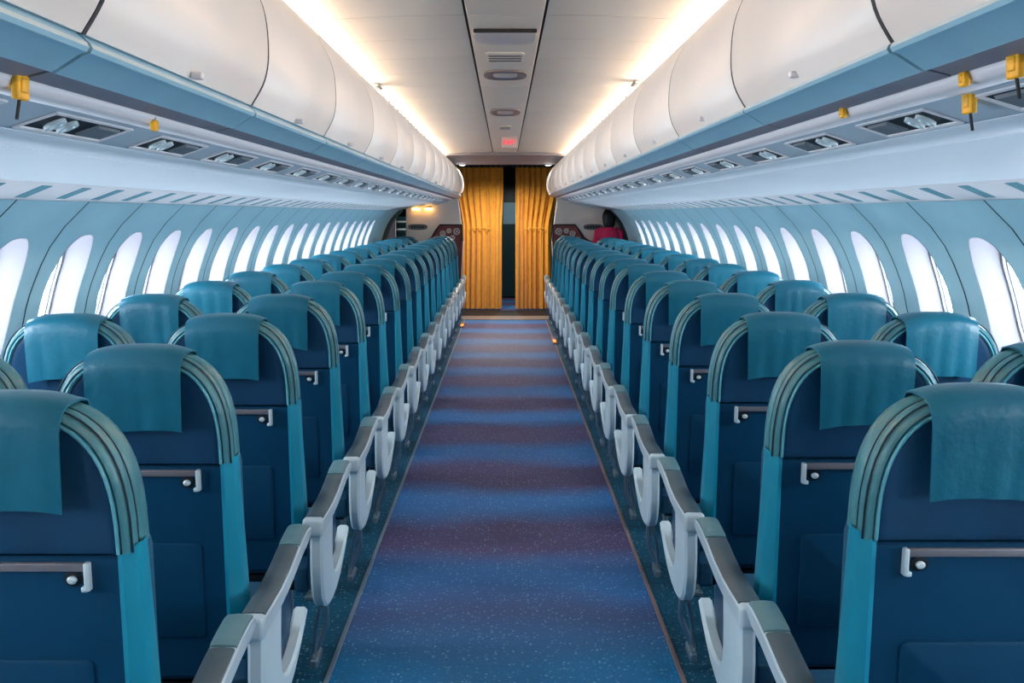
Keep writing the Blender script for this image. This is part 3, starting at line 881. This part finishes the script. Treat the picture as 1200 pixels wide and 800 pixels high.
# galley things seen through the openings
t = thing('galley_cart', 'dark galley cart with pale handles in the dim passage, port side', 'galley cart', (-1.56, 16.6, 0))
b = MB(); b.box(-.20, .20, -.3, .3, .06, 1.50, .02); b.build('cart_body', M['teal_dark'], t)
for z in (1.42, 1.30):
    b = MB(); b.tube([(-.12, -.30, z), (-.10, -.34, z), (.10, -.34, z), (.12, -.30, z)], .014, 8); b.build('handle', M['silver'], t)
for x in (-.15, .15):
    for y in (-.24, .24):
        b = MB(); b.tube([(x - .02, y, .04), (x + .02, y, .04)], .04, 14); b.build('wheel', M['black'], t)
t = thing('galley_door', 'dim teal galley door seen through the gap between the ochre curtains', 'door', (0.12, 19.27, 0))
b = MB(); b.box(-.36, .36, -.03, .02, 0.02, 2.1, .01); b.build('door_panel', M['teal_dark'], t)
b = MB(); b.box(-.16, .16, -.045, -.028, 1.35, 1.75, .01); b.build('door_window', M['rail'], t)
b = MB(); b.box(-.28, -.22, -.08, -.03, 1.0, 1.14, .01); b.build('door_handle', M['steel'], t)

# floor path lights
for s in (-1, 1):
    t = thing('floor_path_light', 'small orange floor light at the %s end of the aisle strip' % SIDE[s], 'floor light', (s * 0.592, 12.7 if s > 0 else 14.5, 0.006), 'orange floor path lights')
    b = MB(); b.box(-.028, .028, -.30, .30, 0, .014, .005); b.build('light_base', M['copper'], t)
    b = MB(); b.box(-.018, .018, -.24, -.02, .012, .020, .004); b.build('light_lens', M['floorlamp'], t)

# yellow tags clipped to the service strips
def tagthing(px, py, x, label, big):
    """hang a tag under the molding at |x| on the side of the sign of x"""
    s = -1 if x < 0 else 1
    D = abs(x) * 1228 / abs(px - 592)
    z = H - (py - 250) * D / 1228
    t = thing('yellow_tag', label, 'tag', (x, D, z), 'yellow tags on the service strips')
    w = .020 if big else .012; h = .020 if big else .012
    b = MB(); b.box(-.006, .006, -w, w, -h, h, .004); b.box(-.009, .009, -w * .6, w * .5, -h * .5, h * .7, .004); b.build('tag_body', M['yellow'], t)
    b = MB(); b.tube([(0, 0, h * .6), (0, .004, h + .014)], .003, 6); b.build('tag_clip', M['steel'], t)  # short clip stub on top of the tag
    if big:
        b = MB(); b.tube([(0, -.004, -h), (0, -.012, -h - .03)], .003, 6); b.build('tag_cord', M['seam'], t)
tagthing(24, 102, -0.742, 'large crumpled yellow tag on the port service strip, closest to the viewer', True)
tagthing(181, 147, -0.748, 'small yellow tag above the second port reading lights', False)
tagthing(1190, 76, 0.742, 'oval yellow tag on the starboard molding, closest to the viewer', True)
tagthing(1130, 93, 0.742, 'square yellow tag on the starboard molding beside the oval one', False)
tagthing(1136, 120, 0.815, 'amber tag hanging in front of the starboard reading lights', True)
tagthing(988, 132, 0.740, 'tiny yellow tag on the starboard molding, farthest of the starboard four', False)

# ------------------------------------------------------------------ person at the far end
def person():
    px, py = 1.475, 14.90
    t = thing('person', 'person with black hair in a pink top standing behind the last starboard window seat', 'person', (px, py, 0))
    J = {'pelvis': (0, 0, .86), 'waist': (0, .0, 1.0), 'chest': (0, .01, 1.18), 'neckb': (0, .0, 1.33), 'neck': (0, -.005, 1.39), 'head': (0, -.01, 1.47), 'crown': (0, 0, 1.545)}
    for e, n in ((-1, 'l'), (1, 'r')):
        J.update({'sh' + n: (e * .15, .0, 1.285), 'el' + n: (e * .19, -.01, 1.03), 'wr' + n: (e * .17, .08, .83), 'ha' + n: (e * .165, .10, .77),
                  'hip' + n: (e * .085, 0, .80), 'kn' + n: (e * .09, .02, .45), 'an' + n: (e * .09, -.01, .08), 'to' + n: (e * .10, .12, .035)})
    R = dict(pelvis=.085, waist=.078, chest=.085, neckb=.055, neck=.048, head=.080, crown=.055, sh=.042, el=.036, wr=.028, ha=.03, hip=.055, kn=.038, an=.034, to=.033)
    E = [('pelvis', 'waist'), ('waist', 'chest'), ('chest', 'neckb'), ('neckb', 'neck'), ('neck', 'head'), ('head', 'crown')]
    for n in 'lr':
        E += [('chest', 'sh' + n), ('sh' + n, 'el' + n), ('el' + n, 'wr' + n), ('wr' + n, 'ha' + n), ('pelvis', 'hip' + n), ('hip' + n, 'kn' + n), ('kn' + n, 'an' + n), ('an' + n, 'to' + n)]
    def skin(name, joints, edges, radii, mat, parent, root, lvl=2):
        names = list(joints); me = bpy.data.meshes.new(name)
        me.from_pydata([joints[k] for k in names], [(names.index(a), names.index(c)) for a, c in edges], [])
        o = bpy.data.objects.new(name, me); C.objects.link(o); o.parent = parent
        me.materials.append(mat)
        o.modifiers.new('skin', 'SKIN'); o.modifiers['skin'].use_smooth_shade = True
        sv = me.skin_vertices[0] if me.skin_vertices else None
        if sv is None:
            import bmesh
            bm = bmesh.new(); bm.from_mesh(me); bm.verts.layers.skin.verify(); bm.to_mesh(me); bm.free(); sv = me.skin_vertices[0]
        for i, k in enumerate(names):
            r = radii[k] if k in radii else radii[k[:-1]]
            sv.data[i].radius = (r, r); sv.data[i].use_root = (k == root)
        s2 = o.modifiers.new('sub', 'SUBSURF'); s2.levels = lvl; s2.render_levels = lvl
        dgx = bpy.context.evaluated_depsgraph_get(); bpy.context.view_layer.update()
        ev = bpy.data.meshes.new_from_object(o.evaluated_get(dgx)); o.modifiers.clear(); o.data = ev
        ev.polygons.foreach_set('use_smooth', [True] * len(ev.polygons))
        return o
    # five fingers per hand
    for e, n in ((-1, 'l'), (1, 'r')):
        hx = e * .165
        for k in range(4):
            o_ = (k - 1.5) * .016
            a, c, d = 'f%d0%s' % (k, n), 'f%d1%s' % (k, n), 'f%d2%s' % (k, n)
            ln = (.85, 1.0, .95, .75)[k]
            J[a] = (hx, .10 + o_, .74); J[c] = (hx - e * .005, .10 + o_ * 1.1, .74 - .035 * ln); J[d] = (hx - e * .018, .10 + o_ * 1.1, .74 - .062 * ln)
            R[a], R[c], R[d] = .009, .0085, .0075
            E += [('ha' + n, a), (a, c), (c, d)]
        a, c = 't0' + n, 't1' + n
        J[a] = (hx - e * .01, .135, .765); J[c] = (hx - e * .02, .150, .735); R[a], R[c] = .0095, .008
        E += [('ha' + n, a), (a, c)]
    skin('body', J, E, R, M['skin'], t, 'pelvis')
    def oval(cx, cy, z, rx, ry, n=24): return [(cx + rx * cos(2 * pi * k / n), cy + ry * sin(2 * pi * k / n), z) for k in range(n)]
    b = MB()
    b.loft([oval(0, 0, z, rx, ry) for z, rx, ry in ((.79, .150, .112), (.83, .158, .118), (.90, .155, .115), (1.0, .140, .108), (1.12, .152, .118), (1.22, .172, .118),
            (1.28, .172, .105), (1.32, .140, .088), (1.345, .095, .075), (1.362, .066, .062))])
    for e, n in ((-1, 'l'), (1, 'r')):
        sh, el = J['sh' + n], J['el' + n]
        b.tube([(e * .10, 0, 1.30), (e * .150, 0, 1.275), tuple(sh[i] + (el[i] - sh[i]) * .35 for i in range(3)), tuple(sh[i] + (el[i] - sh[i]) * .8 for i in range(3))], [.060, .064, .058, .054], 16)
    b.build('pink_top', M['pink'], t, angle=70)
    b = MB()
    b.loft([oval(0, 0, z, rx, ry) for z, rx, ry in ((.74, .150, .108), (.80, .152, .112), (.90, .142, .105), (.97, .130, .100))])
    for e, n in ((-1, 'l'), (1, 'r')):
        b.tube([(e * .078, 0, .80), (e * .082, 0, .68), (e * .09, .02, .45), (e * .09, -.005, .12), (e * .09, -.005, .07)], [.080, .086, .064, .060, .062], 16)
    b.build('trousers', M['darkcloth'], t, angle=70)
    b = MB()
    b.loft([oval(0, cy, z, rx, ry) for z, rx, ry, cy in ((1.355, .062, .030, -.045), (1.365, .074, .042, -.042), (1.40, .084, .058, -.034), (1.45, .092, .078, -.026), (1.50, .096, .092, -.016), (1.545, .090, .090, -.006),
            (1.58, .070, .074, 0), (1.60, .040, .045, 0), (1.607, .012, .014, 0))])
    b.build('hair', M['hair'], t, angle=70)
    # face on the far side (looking away), with eyes, nose and mouth
    for nm, pos, r in (('eye', (-.032, .075, 1.475), .010), ('eye', (.032, .075, 1.475), .010), ('nose', (0, .088, 1.455), .013), ('mouth', (0, .078, 1.425), .014)):
        b = MB(); ci = lambda q, z: [(pos[0] + q * cos(2 * pi * k / 10), pos[1] + q * sin(2 * pi * k / 10), pos[2] + z) for k in range(10)]
        b.loft([ci(r * .3, -r), ci(r * .85, -r * .5), ci(r, 0), ci(r * .85, r * .5), ci(r * .3, r)])
        b.build(nm, M['skin'] if nm == 'nose' else (M['darkcloth'] if nm == 'eye' else M['pink']), t)
person()

# ------------------------------------------------------------------ light and view
w = bpy.data.worlds.new('world'); SC.world = w; w.use_nodes = True
w.node_tree.nodes['Background'].inputs[0].default_value = (0.6, 0.75, 0.9, 1); w.node_tree.nodes['Background'].inputs[1].default_value = 0.05
SC.view_settings.view_transform = 'Standard'; SC.view_settings.look = 'None'
SC.view_settings.exposure = 0.75; SC.view_settings.gamma = 1.0; SC.view_settings.use_curve_mapping = False
SC.cycles.use_denoising = True
SC.cycles.max_bounces = 8; SC.cycles.diffuse_bounces = 5; SC.cycles.glossy_bounces = 3
SC.cycles.sample_clamp_indirect = 4.0
